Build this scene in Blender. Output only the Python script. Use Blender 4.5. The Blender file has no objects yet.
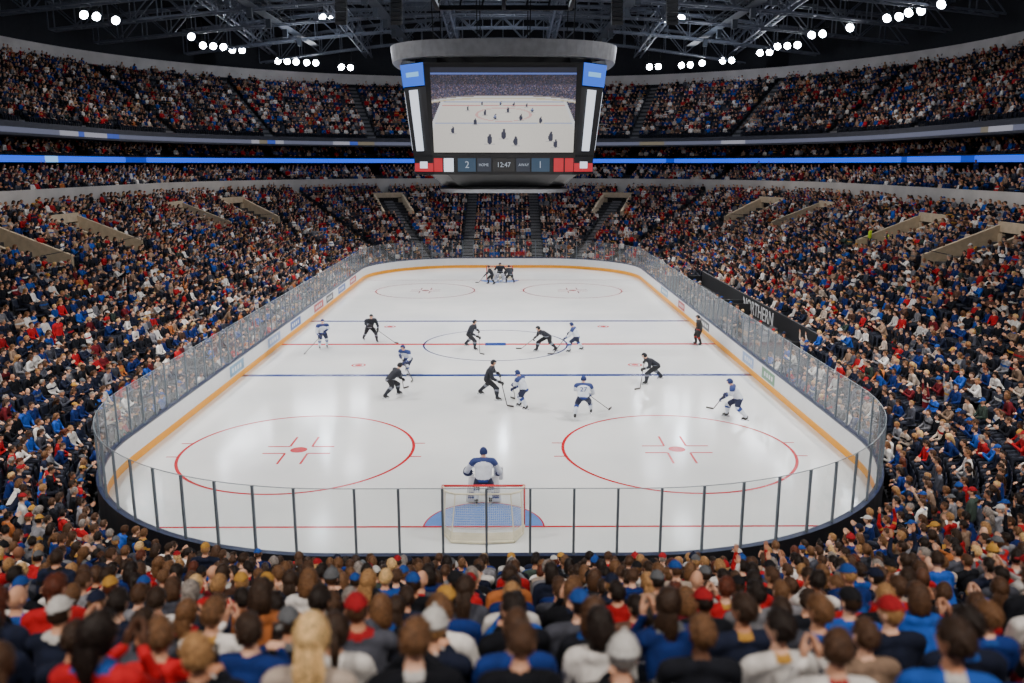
import bpy, bmesh, math, random
import numpy as np
from mathutils import Vector, Matrix, noise
random.seed(7); np.random.seed(7)
S=bpy.context.scene
COL=S.collection
def lin(c):
    return tuple(((x/255.0)/12.92 if x/255.0<=0.04045 else ((x/255.0+0.055)/1.055)**2.4) for x in c)
# ---------------------------------------------------------------- materials
def mat(name,rgb,rough=0.6,metal=0.0,emit=0.0,var=0.12,scale=3.0,bump=0.0,spec=0.5):
    m=bpy.data.materials.new(name); m.use_nodes=True
    nt=m.node_tree; b=nt.nodes['Principled BSDF']
    c=lin(rgb)
    b.inputs['Roughness'].default_value=rough; b.inputs['Metallic'].default_value=metal
    b.inputs['Specular IOR Level'].default_value=spec
    if emit>0:
        b.inputs['Base Color'].default_value=(0.01,0.01,0.01,1)
        b.inputs['Emission Color'].default_value=(*c,1); b.inputs['Emission Strength'].default_value=emit
        return m
    tc=nt.nodes.new('ShaderNodeTexCoord'); n=nt.nodes.new('ShaderNodeTexNoise'); n.inputs['Scale'].default_value=scale
    n.inputs['Detail'].default_value=4
    nt.links.new(tc.outputs['Object'],n.inputs['Vector'])
    r=nt.nodes.new('ShaderNodeValToRGB')
    r.color_ramp.elements[0].position=0.3; r.color_ramp.elements[1].position=0.7
    r.color_ramp.elements[0].color=(*[x*(1-var) for x in c],1)
    r.color_ramp.elements[1].color=(*[min(1,x*(1+var)) for x in c],1)
    nt.links.new(n.outputs['Fac'],r.inputs['Fac']); nt.links.new(r.outputs['Color'],b.inputs['Base Color'])
    if bump>0:
        bp=nt.nodes.new('ShaderNodeBump'); bp.inputs['Strength'].default_value=bump
        nt.links.new(n.outputs['Fac'],bp.inputs['Height']); nt.links.new(bp.outputs['Normal'],b.inputs['Normal'])
    return m
def attrmat(name,attr,rough=0.8,kind='INSTANCER',bump=0.0,bscale=60,lo=.7,hi=1.2,stretch=(1,1,1)):
    m=bpy.data.materials.new(name); m.use_nodes=True
    nt=m.node_tree; b=nt.nodes['Principled BSDF']; b.inputs['Roughness'].default_value=rough
    b.inputs['Specular IOR Level'].default_value=0.2
    a=nt.nodes.new('ShaderNodeAttribute'); a.attribute_type=kind; a.attribute_name=attr
    tc=nt.nodes.new('ShaderNodeTexCoord'); n=nt.nodes.new('ShaderNodeTexNoise'); n.inputs['Scale'].default_value=bscale
    n.inputs['Detail'].default_value=5
    mpp=nt.nodes.new('ShaderNodeMapping'); mpp.inputs['Scale'].default_value=stretch
    nt.links.new(tc.outputs['Object'],mpp.inputs['Vector']); nt.links.new(mpp.outputs['Vector'],n.inputs['Vector'])
    mp=nt.nodes.new('ShaderNodeMapRange'); mp.inputs['From Min'].default_value=.3; mp.inputs['From Max'].default_value=.7
    mp.inputs['To Min'].default_value=lo; mp.inputs['To Max'].default_value=hi
    nt.links.new(n.outputs['Fac'],mp.inputs['Value'])
    mx=nt.nodes.new('ShaderNodeVectorMath'); mx.operation='SCALE'
    nt.links.new(a.outputs['Color'],mx.inputs[0]); nt.links.new(mp.outputs['Result'],mx.inputs['Scale'])
    nt.links.new(mx.outputs['Vector'],b.inputs['Base Color'])
    if bump>0:
        bp=nt.nodes.new('ShaderNodeBump'); bp.inputs['Strength'].default_value=bump; bp.inputs['Distance'].default_value=.02
        nt.links.new(n.outputs['Fac'],bp.inputs['Height']); nt.links.new(bp.outputs['Normal'],b.inputs['Normal'])
    return m
# ---------------------------------------------------------------- mesh builder
def ico(sub):
    bm=bmesh.new(); bmesh.ops.create_icosphere(bm,subdivisions=sub,radius=1)
    v=[tuple(x.co) for x in bm.verts]; bm.free(); return np.array(v)
ICO1=ico(1); ICO2=ico(2)
class MB:
    def __init__(s): s.v=[];s.f=[];s.m=[]
    def add(s,vs,fs,mi=0):
        o=len(s.v); s.v.extend([tuple(map(float,p)) for p in vs])
        for i,f in enumerate(fs):
            s.f.append([k+o for k in f]); s.m.append(mi[i] if isinstance(mi,(list,tuple,np.ndarray)) else mi)
    def merge(s,o,M=None,mi=None):
        vs=o.v if M is None else [tuple(M@Vector(p)) for p in o.v]
        s.add(vs,o.f,o.m if mi is None else mi)
    def hull(s,ells,mi=0,hi=True):
        pts=[]
        I=ICO2 if hi else ICO1
        for c,r in ells:
            r=np.array(r if hasattr(r,'__len__') else (r,r,r)); pts.append(I*r+np.array(c))
        pts=np.concatenate(pts)
        bm=bmesh.new()
        for p in pts: bm.verts.new(p)
        bmesh.ops.convex_hull(bm,input=bm.verts[:])
        bmesh.ops.delete(bm,geom=[v for v in bm.verts if not v.link_faces],context='VERTS')
        bm.verts.index_update(); bmesh.ops.recalc_face_normals(bm,faces=bm.faces[:])
        s.add([v.co for v in bm.verts],[[v.index for v in f.verts] for f in bm.faces],mi); bm.free()
    def ell(s,c,r,mi=0,hi=True): s.hull([(c,r)],mi,hi)
    def box(s,c,d,mi=0,M=None):
        x,y,z=d[0]/2,d[1]/2,d[2]/2
        vs=[(-x,-y,-z),(x,-y,-z),(x,y,-z),(-x,y,-z),(-x,-y,z),(x,-y,z),(x,y,z),(-x,y,z)]
        vs=[Vector(p) for p in vs]
        if M is not None: vs=[M@p for p in vs]
        vs=[p+Vector(c) for p in vs]
        s.add(vs,[(0,3,2,1),(4,5,6,7),(0,1,5,4),(1,2,6,5),(2,3,7,6),(3,0,4,7)],mi)
    def strut(s,p0,p1,w,h=None,mi=0,n=4,up=(0,0,1)):
        p0=Vector(p0);p1=Vector(p1);d=p1-p0
        if d.length<1e-6: return
        h=h or w; d.normalize(); u=Vector(up)
        if abs(d.dot(u))>0.98: u=Vector((0,1,0))
        a=d.cross(u).normalized(); b=a.cross(d).normalized()
        ring=[]
        for k in range(n):
            t=2*math.pi*(k+0.5)/n; q=math.sqrt(2) if n==4 else 1
            ring.append(a*(math.cos(t)*w/2*q)+b*(math.sin(t)*h/2*q))
        vs=[p0+r for r in ring]+[p1+r for r in ring]
        fs=[(k,(k+1)%n,n+(k+1)%n,n+k) for k in range(n)]+[tuple(range(n))[::-1],tuple(range(n,2*n))]
        s.add(vs,fs,mi)
    def path(s,pts,r,mi=0,n=8):
        for a,b in zip(pts[:-1],pts[1:]): s.strut(a,b,2*r,2*r,mi,n)
    def mesh(s,name,mats,smooth=False):
        me=bpy.data.meshes.new(name); me.from_pydata(s.v,[],s.f)
        for m in mats: me.materials.append(m)
        me.polygons.foreach_set('material_index',np.array(s.m,dtype=np.int32))
        if smooth: me.polygons.foreach_set('use_smooth',np.ones(len(s.f),dtype=bool))
        me.update(); return me
    def obj(s,name,mats,smooth=False,loc=(0,0,0),rz=0,parent=None,col=None):
        o=bpy.data.objects.new(name,s.mesh(name,mats,smooth)); (col or COL).objects.link(o)
        o.location=loc; o.rotation_euler=(0,0,rz)
        if parent: o.parent=parent
        return o
def empty(name,loc=(0,0,0),rz=0):
    o=bpy.data.objects.new(name,None); COL.objects.link(o); o.location=loc; o.rotation_euler=(0,0,rz); o.empty_display_size=.2; return o
# ---------------------------------------------------------------- continuous body
def body(parts,voxel,colour,mb,smooth=3):
    t=MB()
    for e,tag in parts: t.hull(e,0)
    ob=t.obj('tmp_body',[])
    md=ob.modifiers.new('r','REMESH'); md.mode='VOXEL'; md.voxel_size=voxel
    sm=ob.modifiers.new('s','SMOOTH'); sm.iterations=smooth; sm.factor=0.5
    dg=bpy.context.evaluated_depsgraph_get(); ev=ob.evaluated_get(dg)
    me=bpy.data.meshes.new_from_object(ev)
    n=len(me.vertices); V=np.empty(n*3); me.vertices.foreach_get('co',V); V=V.reshape(-1,3)
    F=[list(p.vertices) for p in me.polygons]
    C=np.array([V[f].mean(0) for f in F])
    best=np.full(len(F),1e9); bt=np.zeros(len(F)); bi=np.zeros(len(F),int)
    for k,(e,tag) in enumerate(parts):
        E=[(np.array(c,float),np.array(r if hasattr(r,'__len__') else (r,r,r),float)) for c,r in e]
        segs=[(E[i],E[i+1]) for i in range(len(E)-1)] or [(E[0],E[0])]
        for si,(a,b) in enumerate(segs):
            for q in np.linspace(0,1,9):
                c=a[0]*(1-q)+b[0]*q; r=a[1]*(1-q)+b[1]*q
                d=(np.linalg.norm((C-c)/r,axis=1)-1)*r.mean()
                w=d<best; best[w]=d[w]; bt[w]=(si+q)/len(segs); bi[w]=k
    mi=[colour(parts[bi[i]][1],bt[i],C[i]) for i in range(len(F))]
    mb.add(V,F,mi)
    bpy.data.objects.remove(ob); bpy.data.meshes.remove(me)
def hand(mb,w,d,nrm,side,mi,sc=1.0,curl=0.5):
    w=Vector(w); d=Vector(d).normalized(); nrm=Vector(nrm); nrm=(nrm-d*nrm.dot(d)).normalized(); l=d.cross(nrm).normalized()*side
    pe=w+d*.085*sc
    mb.hull([(w,.024*sc)]+[(pe+l*x*sc,.014*sc) for x in(-.03,.03)],mi,False)
    for x,L in((-.032,.058),(-.011,.072),(.011,.078),(.032,.07)):
        b=pe+l*x*sc; k=b+(d*math.cos(curl)+nrm*math.sin(curl))*L*.55*sc
        e=k+(d*math.cos(curl*2.2)+nrm*math.sin(curl*2.2))*L*.5*sc
        mb.hull([(b,.0095*sc),(k,.009*sc)],mi,False); mb.hull([(k,.009*sc),(e,.007*sc)],mi,False)
    b=w+d*.03*sc+l*.028*sc; k=b+(l*.75+d*.7+nrm*.3)*.035*sc; e=k+(l*.3+d*.8+nrm*.5)*.03*sc
    mb.hull([(b,.012*sc),(k,.0105*sc)],mi,False); mb.hull([(k,.0105*sc),(e,.008*sc)],mi,False)
def uvs(seg,ring):
    vs=[(0,0,1)];fs=[]
    for i in range(1,ring):
        p=math.pi*i/ring
        for j in range(seg):
            a=2*math.pi*j/seg; vs.append((math.sin(p)*math.cos(a),math.sin(p)*math.sin(a),math.cos(p)))
    vs.append((0,0,-1)); L=len(vs)-1
    for j in range(seg):
        fs.append((0,1+j,1+(j+1)%seg)); b=1+(ring-2)*seg; fs.append((L,b+(j+1)%seg,b+j))
    for i in range(ring-2):
        for j in range(seg):
            a=1+i*seg+j; b=1+i*seg+(j+1)%seg; fs.append((a,a+seg,b+seg,b))
    return np.array(vs),fs
HV,HF=uvs(22,16)
def headshape(v,k=1.0):
    x,y,z=v; X=x*.077;Y=y*.097;Z=z*.12
    if z<0:
        X*=1-.30*(-z)**1.3
        if y<0: Y*=1-.35*(-z)
        else: Y*=1-.06*(-z)
    return np.array((X*k,Y*k,Z*k))
def hairlim(x,y,style):
    lim=.60 if y>.45 else (.15 if y>-.1 else -.55)
    if style in('cap','beanie') : lim=.32 if y>.3 else(.1 if y>-.2 else -.5)
    if style in('long','pony') and y<.25: lim=-.75
    return lim
def locks(h,style,rnd,mi,N=230,length=.055,lift=.012):
    """combed hair locks lying over the scalp, flowing away from the crown"""
    crown=Vector((rnd.uniform(-.15,.15),-.35,.93)).normalized()
    for k in range(N):
        z=1-2*(k+.5)/N*0.82; a=k*2.39996+rnd.uniform(-.2,.2); r_=math.sqrt(max(0,1-z*z)); v=Vector((r_*math.cos(a),r_*math.sin(a),z))
        if v.z<hairlim(v.x,v.y,style)+.04: continue
        flow=(v-crown*v.dot(crown)); 
        if flow.length<.05: flow=Vector((rnd.uniform(-1,1),rnd.uniform(-1,1),0))
        flow.normalize(); flow=(flow+Vector((rnd.uniform(-.35,.35),rnd.uniform(-.35,.35),rnd.uniform(-.15,.15)))).normalized()
        if style in('long','pony','bob'): flow=(flow+Vector((0,0,-.5))).normalized()
        ln=length*rnd.uniform(.7,1.25)/.1; wd=rnd.uniform(.007,.012)
        ring=[]
        for t,off,ww in((0,.010,.7),(.45,.010+lift*1.0,1.0),(1.0,.008+lift*.6+rnd.uniform(-.003,.007),.25)):
            q=(v+flow*ln*t).normalized(); c=headshape(q)+np.array(q)*off
            sd=Vector(flow).cross(q).normalized()*wd*ww; c=Vector(c)
            ring+= [c-sd,c+Vector(q)*.005*ww,c+sd]
        h.add(ring,[(0,1,4,3),(1,2,5,4),(3,4,7,6),(4,5,8,7)],mi)
def head(mb,c,M,style,yaw=0,pitch=0,skin=0,hair=1,eye=5,lip=6,cap=7,rnd=None):
    rnd=rnd or random.Random(1)
    h=MB()
    h.add([headshape(v) for v in HV],HF,skin)
    h.hull([((0,.088,.02),.008),((0,.108,-.018),(.013,.012,.010)),((0,.09,-.03),(.017,.008,.008))],skin,False)
    for s in(-1,1):
        h.ell((s*.031,.079,.008),(.013,.010,.008),eye,False)
        h.hull([((s*.018,.087,.026),.004),((s*.045,.078,.027),.004)],hair,False)
        h.ell((s*.079,-.006,-.008),(.010,.019,.031),skin)
    h.hull([((-.019,.083,-.056),.005),((.019,.083,-.056),.005),((0,.089,-.056),.006)],lip,False)
    if style!='helmet' and style!='mask':
        off=Vector((rnd.uniform(0,99),0,0))
        if style not in('bald',):
            vs=[];keep=[]
            for v in HV:
                p=headshape(v,1.0); n=np.array(v); th=.010+(.006 if style in('long','bob') else 0)+.008*noise.noise(Vector(v)*3+off)
                if style=='beanie': th=.014
                vs.append(p+n*th); x,y,z=v
                keep.append(z>hairlim(x,y,style))
            fs=[f for f in HF if all(keep[i] for i in f)]
            h.add(vs,fs,hair)
            if style not in('cap','beanie'):
                locks(h,style,rnd,hair,lift=.009 if style=='short' else .011,length=.05 if style=='short' else .085)
        if style=='long':
            h.hull([((0,-.045,.0),(.078,.055,.08)),((0,-.075,-.12),(.082,.036,.05)),((0,-.085,-.22),(.06,.024,.05))],hair)
            for k in range(34):
                x=rnd.uniform(-.08,.08); y=-.088-.028*(1-abs(x)/.1)-rnd.uniform(0,.012); L=rnd.uniform(.2,.33)
                h.hull([((x*.8,y+.02,-.02),(.009,.009,.02)),((x*(1.05+rnd.uniform(-.1,.15)),y-.004,-.14),(.010,.008,.04)),((x*.9+rnd.uniform(-.016,.016),y,-L),(.006,.005,.02))],hair,False)
        if style=='bob':
            h.hull([((0,-.03,.0),(.086,.072,.09)),((0,-.035,-.085),(.088,.062,.045))],hair)
            for k in range(28):
                a=math.pi+math.pi*(k+.5)/28; x=.094*math.cos(a); y=-.02+.086*math.sin(a)
                h.hull([((x*.9,y,.02),.010),((x*1.02,y-.004,-.07),.012),((x*.92,y*.95,-.14-rnd.uniform(0,.025)),.006)],hair,False)
        if style=='pony':
            h.ell((0,-.115,.03),(.026,.028,.026),hair); h.hull([((0,-.13,.02),.022),((0,-.14,-.09),.024),((0,-.12,-.19),.010)],hair)
            for k in range(8):
                x=rnd.uniform(-.02,.02); h.hull([((x,-.15,.01),.009),((x*1.6,-.168,-.09),.010),((x,-.135,-.21),.005)],hair,False)
        if style in('cap','beanie'):
            vs=[];keep=[]
            for v in HV:
                x,y,z=v
                p=headshape(v)+np.array(v)*(.021+(.004*noise.noise(Vector(v)*4+off) if style=='beanie' else 0))
                vs.append(p); keep.append(z>(.30 if style=='cap' else .12))
            h.add(vs,[f for f in HF if all(keep[i] for i in f)],cap)
            if style=='cap':
                h.hull([((0,.10,.052),(.06,.02,.006)),((0,.155,.038),(.045,.02,.005))],cap); h.ell((0,0,.142),.008,cap,False)
                for k in range(6):
                    a=k*math.pi/3
                    P_=[Vector(headshape((math.cos(a)*math.sin(t),math.sin(a)*math.sin(t),math.cos(t))))+Vector((math.cos(a)*math.sin(t),math.sin(a)*math.sin(t),math.cos(t)))*.0215 for t in(.05,.4,.8,1.2)]
                    h.path(P_,.0025,cap,4)
                h.box((0,-.115,.045),(.05,.006,.012),cap)
            else:
                h.ell((0,0,.150),.018,cap)
                for k in range(24):
                    a=k/24*2*math.pi; b=(k+1)/24*2*math.pi
                    h.strut((.092*math.cos(a),.112*math.sin(a),.03),(.092*math.cos(b),.112*math.sin(b),.03),.012,.035,cap)
    else:
        vs=[];keep=[]
        for v in HV:
            vs.append(headshape(v)*1.0+np.array(v)*.028); x,y,z=v
            keep.append(z>(.25 if y>.4 else -.45))
        h.add(vs,[f for f in HF if all(keep[i] for i in f)],cap)
        h.hull([((-.06,.09,.065),.012),((.06,.09,.065),.012),((0,.115,.062),.012)],cap)
        if style=='mask':
            for k in range(-3,4): h.path([(k*.02,.10,.06),(k*.024,.135,0),(k*.018,.11,-.09)],.004,eye,5)
            for z in(-.07,-.03,.01,.045): h.path([(-.075,.07,z),(-.04,.125,z),(.04,.125,z),(.075,.07,z)],.004,eye,5)
            h.hull([((-.04,.085,-.1),.02),((.04,.085,-.1),.02)],cap)
    R=Matrix.Translation(Vector(c))@Matrix.Rotation(yaw,4,'Z')@Matrix.Rotation(pitch,4,'X')
    mb.merge(h,R)
# ---------------------------------------------------------------- spectator variants
M_skin=attrmat('spectator_skin','skin',.55,lo=.85,hi=1.1); M_hair=attrmat('spectator_hair','hair',.45,bump=.5,bscale=55,lo=.4,hi=1.8)
M_shirt=attrmat('spectator_jacket','shirt',.9,bump=.9,bscale=9,lo=.65,hi=1.25,stretch=(1,1,.55)); M_cap=attrmat('spectator_hat','cap',.85,bump=.4,lo=.75,hi=1.2)
M_pants=mat('spectator_trousers',(36,40,54),.9,scale=12); M_shoe=mat('spectator_shoes',(28,26,26),.6)
M_eye=mat('spectator_eyes',(30,24,22),.3); M_lip=mat('spectator_lips',(140,72,66),.5)
PM=[M_skin,M_hair,M_shirt,M_pants,M_shoe,M_eye,M_lip,M_cap]
def person(name,pose,style,seed,vox=.021):
    r=random.Random(seed); mb=MB()
    ln={'lean':.22,'clap':.08,'up':.0,'lap':.0,'stand':0,'phone':.03}[pose]+r.uniform(-.02,.03)
    if pose=='stand':
        hz=.93; hy=0
    else: hz=.55; hy=-.06
    cz=hz+.36-ln*.15; cy=hy+.02+ln; sz=hz+.46-ln*.2; sy=hy+.02+ln*1.2
    w=r.uniform(.95,1.2) if style not in('long','bob','pony') else r.uniform(.88,1.0)
    P=[([((0,hy,hz),(.175*w,.13,.115)),((0,hy+.02+ln*.4,hz+.16),(.165*w,.125,.12)),((0,cy,cz),(.195*w,.125,.13))],'torso'),
       ([((-.18*w,sy,sz),.074),((0,sy-.01,sz+.035),(.09,.075,.06)),((.18*w,sy,sz),.074)],'torso'),
       ([((0,sy,sz+.03),.06),((0,sy+.02,sz+.13),.052)],'neck'),
       ([((0,sy-.03,sz+.06),(.075,.055,.035))],'collar' if seed%3==0 else 'torso')]
    if seed%4==1: P.append(([((-.05,sy-.08,sz+.04),(.07,.05,.055)),((.05,sy-.08,sz+.04),(.07,.05,.055))],'torso'))
    if seed%5==2: P.append(([((-.07,sy,sz+.075),(.05,.07,.03)),((.07,sy,sz+.075),(.05,.07,.03))],'collar'))
    hc=(r.uniform(-.015,.015),sy+.035+r.uniform(-.01,.02),sz+.23)
    H={}
    for s in(-1,1):
        hip=(s*.09,hy+.01,hz-.02)
        if pose=='stand':
            kn=(s*.11,.03,.50); an=(s*.12,-.02,.10); toe=(s*.14,.13,.035)
        else:
            kn=(s*r.uniform(.11,.17),.36,.51); an=(s*.13,.36,.10); toe=(s*.15,.47,.035)
        P+=[([(hip,.10),(kn,.068)],'leg'),([(kn,.066),(an,.045)],'leg'),([(an,.045),((an[0],an[1]+.01,.045),.045),(toe,.036)],'shoe')]
        sh=(s*.205*w,sy,sz-.01)
        if pose=='lap': el=(s*.27,sy+.06,sz-.27); wr=(s*.10,.24,.66)
        elif pose=='lean': el=(s*.24,.24,.66); wr=(s*.05,.40,.72)
        elif pose=='clap': el=(s*.27,sy+.16,sz-.20); wr=(s*.055,sy+.36,sz-.05)
        elif pose=='phone': el=(s*.24,sy+.14,sz-.24); wr=(s*.06,sy+.33,sz-.10)
        elif pose=='up': el=(s*.36,sy+.04,sz+.20); wr=(s*.30,sy+.08,sz+.47)
        else: el=(s*.27,-.02,sz-.30); wr=(s*.27,.06,sz-.54)
        P+=[([(sh,.070),(el,.055)],'arm'),([(el,.053),(wr,.038)],'fore')]
        H[s]=(el,wr)
    stripe=seed%6==4
    def colr(tag,t,p):
        if tag=='torso':
            if stripe and sz-.16<p[2]<sz-.08: return 7
            return 3 if (p[2]<hz-.02) else 2
        if tag=='neck': return 0 if t>.35 else 2
        if tag=='arm' and stripe and .3<t<.6: return 7
        return {'leg':3,'shoe':4,'arm':2,'fore':2,'collar':7}[tag]
    body(P,vox,colr,mb)
    for s in(-1,1):
        el,wr=map(Vector,H[s]); d=(wr-el)
        if pose=='up': hand(mb,wr,(0,.05,1),(0,1,0),-s,0,1.05,.15)
        elif pose=='clap': hand(mb,wr,(-s*.1,.7,.7),(-s,0,0),s,0,1.05,.2)
        elif pose=='stand': hand(mb,wr,(0,.1,-1),(-s,0,0),1,0,1,.5)
        else: hand(mb,wr,d+Vector((0,.1,-.05)),(-s*.3,.1,-1),s,0,1,.55)
    if pose=='phone':
        mb.box((0,sy+.42,sz-.02),(.075,.012,.15),5,Matrix.Rotation(-.3,3,'X'))
    head(mb,hc,None,style,r.uniform(-.6,.6),(-.12 if pose!='lean' else -.3)+r.uniform(-.1,.08),rnd=r)
    return mb.mesh(name,PM,True)
crowdcol=bpy.data.collections.new('spectator_variants')
V=[('lap','short',14),('lean','short',10),('clap','cap',5),('lap','long',5),('lap','cap',6),('phone','beanie',3),('up','short',1.0),
   ('clap','long',3),('lap','bald',2),('lean','bob',6),('lap','pony',5),('clap','short',9),('stand','short',.5),('stand','cap',.3),
   ('lap','short',13),('phone','short',6),('lean','long',3),('lap','bob',6),('lean','cap',4),('lap','short',13)]
for i,(p,st,_) in enumerate(V):
    o=bpy.data.objects.new('spectator_%02d'%i,person('spectator_%02d'%i,p,st,100+i)); crowdcol.objects.link(o)
seatcol=bpy.data.collections.new('seat_variants')
M_seat=mat('seat_plastic',(24,30,48),.5)
M_steel=mat('seat_steel',(60,62,66),.4,.8)
b=MB()
b.hull([((x,y,.41),.02) for x in(-.2,.2) for y in(-.17,.2)],0,False)
b.hull([((x,-.22,.48),.016) for x in(-.2,.2)]+[((x,-.27,.86),.016) for x in(-.17,.17)],0,False)
for s in(-1,1):
    b.strut((s*.25,-.15,0),(s*.25,-.15,.62),.03,.05,1); b.strut((s*.25,-.2,.62),(s*.25,.12,.62),.03,.03,0); b.strut((s*.25,-.15,.40),(s*.15,.1,.40),.03,.03,1)
o=bpy.data.objects.new('arena_seat_unit',b.mesh('arena_seat_unit',[M_seat,M_steel])); seatcol.objects.link(o)
# ---------------------------------------------------------------- rink loop geometry
HW=13.05; Y0=19.2; Y1=86.4; R=9.3
CX=HW-R; CY0=Y0+R; CY1=Y1-R
OX=-.2
BASE=[]
def _st(a,b,n,k):
    for i in range(k): t=i/k; BASE.append((a[0]*(1-t)+b[0]*t,a[1]*(1-t)+b[1]*t,n[0],n[1]))
def _arc(c,a0,k=24):
    for i in range(k):
        a=math.radians(a0+90*i/k); BASE.append((c[0],c[1],math.cos(a),math.sin(a)))
_st((-CX,CY0),(CX,CY0),(0,-1),6); _arc((CX,CY0),-90); _st((CX,CY0),(CX,CY1),(1,0),24); _arc((CX,CY1),0)
_st((CX,CY1),(-CX,CY1),(0,1),6); _arc((-CX,CY1),90); _st((-CX,CY1),(-CX,CY0),(-1,0),24); _arc((-CX,CY0),180)
def loft(mb,prof,mats,closed=False,sel=None):
    nb=len(BASE); vs=[]
    for (cx,cy,nx,ny) in BASE:
        nf=max(0,-ny)**2
        for (s,z) in prof:
            zz=z(nf) if callable(z) else z
            vs.append((cx+nx*(R+s),cy+ny*(R+s),zz))
    k=len(prof); fs=[];mi=[]
    for i in range(nb):
        if sel and not sel(BASE[i][2],BASE[i][3]): continue
        j=(i+1)%nb
        for q in range(k-1 if not closed else k):
            q2=(q+1)%k
            fs.append((i*k+q,j*k+q,j*k+q2,i*k+q2)); mi.append(mats[q] if isinstance(mats,list) else mats)
    if sel:
        used=sorted({v for f in fs for v in f}); mp={v:i for i,v in enumerate(used)}
        vs=[vs[v] for v in used]; fs=[tuple(mp[v] for v in f) for f in fs]
    mb.add(vs,fs,mi)
def slope(nf): return .37+.10*nf
def zrow(i,nf): return .45+i*.8*slope(nf)
NR=23
M_conc=mat('concrete_tread',(50,50,54),.9,scale=.8); M_concL=mat('concrete_light',(176,172,168),.85,scale=.6)
M_dark=mat('dark_wall',(26,27,33),.9); M_beige=mat('painted_concrete_beige',(186,168,142),.8)
M_stair=mat('stair_concrete',(104,104,108),.9)
b=MB(); prof=[(.35,0.0),(1.1,0.0)]
for i in range(NR):
    s0=1.1+.8*i
    prof+=[(s0,(lambda nf,i=i:zrow(i,nf))),(s0+.8,(lambda nf,i=i:zrow(i,nf)))]
loft(b,prof,0)
b.obj('lower_seating_bowl',[M_conc])
def stepped(name,s0,n,z0,rise,mats=None):
    b=MB(); prof=[]
    for i in range(n): prof+=[(s0+.8*i,z0+rise*i),(s0+.8*(i+1),z0+rise*i)]
    loft(b,prof,0); return b.obj(name,[M_conc])
stepped('club_seating_tier',20.0,5,8.1,.28)
stepped('suite_seating_tier',24.2,4,11.0,.3)
stepped('upper_seating_bowl',23.3,15,13.2,.52)
b=MB(); loft(b,[(19.5,7.2),(19.5,8.85),(19.75,8.85),(19.75,7.6)],0); b.obj('trim_balcony_lower',[M_concL])
b=MB(); loft(b,[(24.0,9.1),(27.5,9.1)],0); loft(b,[(27.4,8),(27.4,10.75)],0); loft(b,[(28.5,10.7),(23.9,10.7),(23.9,11.35),(24.15,11.35)],0)
loft(b,[(27.6,11),(27.6,12.8)],0); loft(b,[(30,12.72),(23.0,12.72),(23.0,13.75),(23.25,13.75),(23.25,13.1)],[0,1,1,1])
b.obj('trim_suite_level',[M_dark,mat('balcony_front_grey',(54,56,66),.7)])
b=MB(); loft(b,[(35.2,20.2),(35.2,21.2),(34.9,21.2),(34.9,22.5),(36.2,22.5)],[0,1,1,1]); b.obj('trim_upper_ring',[M_dark,mat('ring_concrete',(190,186,184),.85,scale=.6)])
M_upw=mat('upper_wall',(34,36,42),.9)
for nm,fn in(('wall_right',lambda x,y:x>.7071),('wall_left',lambda x,y:x<-.7071),('wall_far',lambda x,y:y>=.7070 and abs(x)<=.7072),('wall_near',lambda x,y:y<=-.7070 and abs(x)<=.7072)):
    b=MB(); loft(b,[(36.2,22.4),(36.2,34)],0,sel=fn); b.obj(nm,[M_upw])
b=MB(); b.box((0,52,33.5),(104,150,.4),0); b.obj('ceiling',[mat('roof_deck',(30,33,40),.9)])
b=MB(); b.box((0,52,-.6),(104,150,.4),0); b.obj('floor',[M_conc])
def ribbon(name,s,z0,z1,cols,pick):
    b=MB(); nb=len(BASE); rr=random.Random(5)
    acc=0; cur=0; vs=[];fs=[];mi=[]
    for i,(cx,cy,nx,ny) in enumerate(BASE):
        c2=BASE[(i+1)%nb]
        p=Vector((cx+nx*(R+s),cy+ny*(R+s),0)); q=Vector((c2[0]+c2[2]*(R+s),c2[1]+c2[3]*(R+s),0))
        k=max(1,int((q-p).length/.9))
        for t in range(k):
            if acc<=0: cur=pick(rr); acc=rr.randint(1,3) if cur else rr.randint(3,9)
            acc-=1
            a=p.lerp(q,t/k); e=p.lerp(q,(t+1)/k); o=len(vs)
            vs+=[(a.x,a.y,z0),(e.x,e.y,z0),(e.x,e.y,z1),(a.x,a.y,z1)]; fs.append((o,o+1,o+2,o+3)); mi.append(cur)
    b.add(vs,fs,mi); return b.obj(name,cols)
E=lambda n,c,e: mat(n,c,emit=e)
ribbon('led_ribbon_board',23.85,10.75,11.25,[E('led_blue',(0,70,214),2.0),E('led_lightblue',(120,180,245),1.5),E('led_navy',(0,40,150),1.7)],
       lambda r:r.choice([0,0,0,0,0,1,2]))
ribbon('led_ribbon_board_upper',22.95,12.9,13.3,[E('led_grey',(112,116,140),.65),E('led_grey_blue',(64,94,200),.7),E('led_pale',(180,180,194),.65),E('led_tan',(150,140,120),.5)],
       lambda r:r.choice([0,0,0,1,2,3]))
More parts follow.
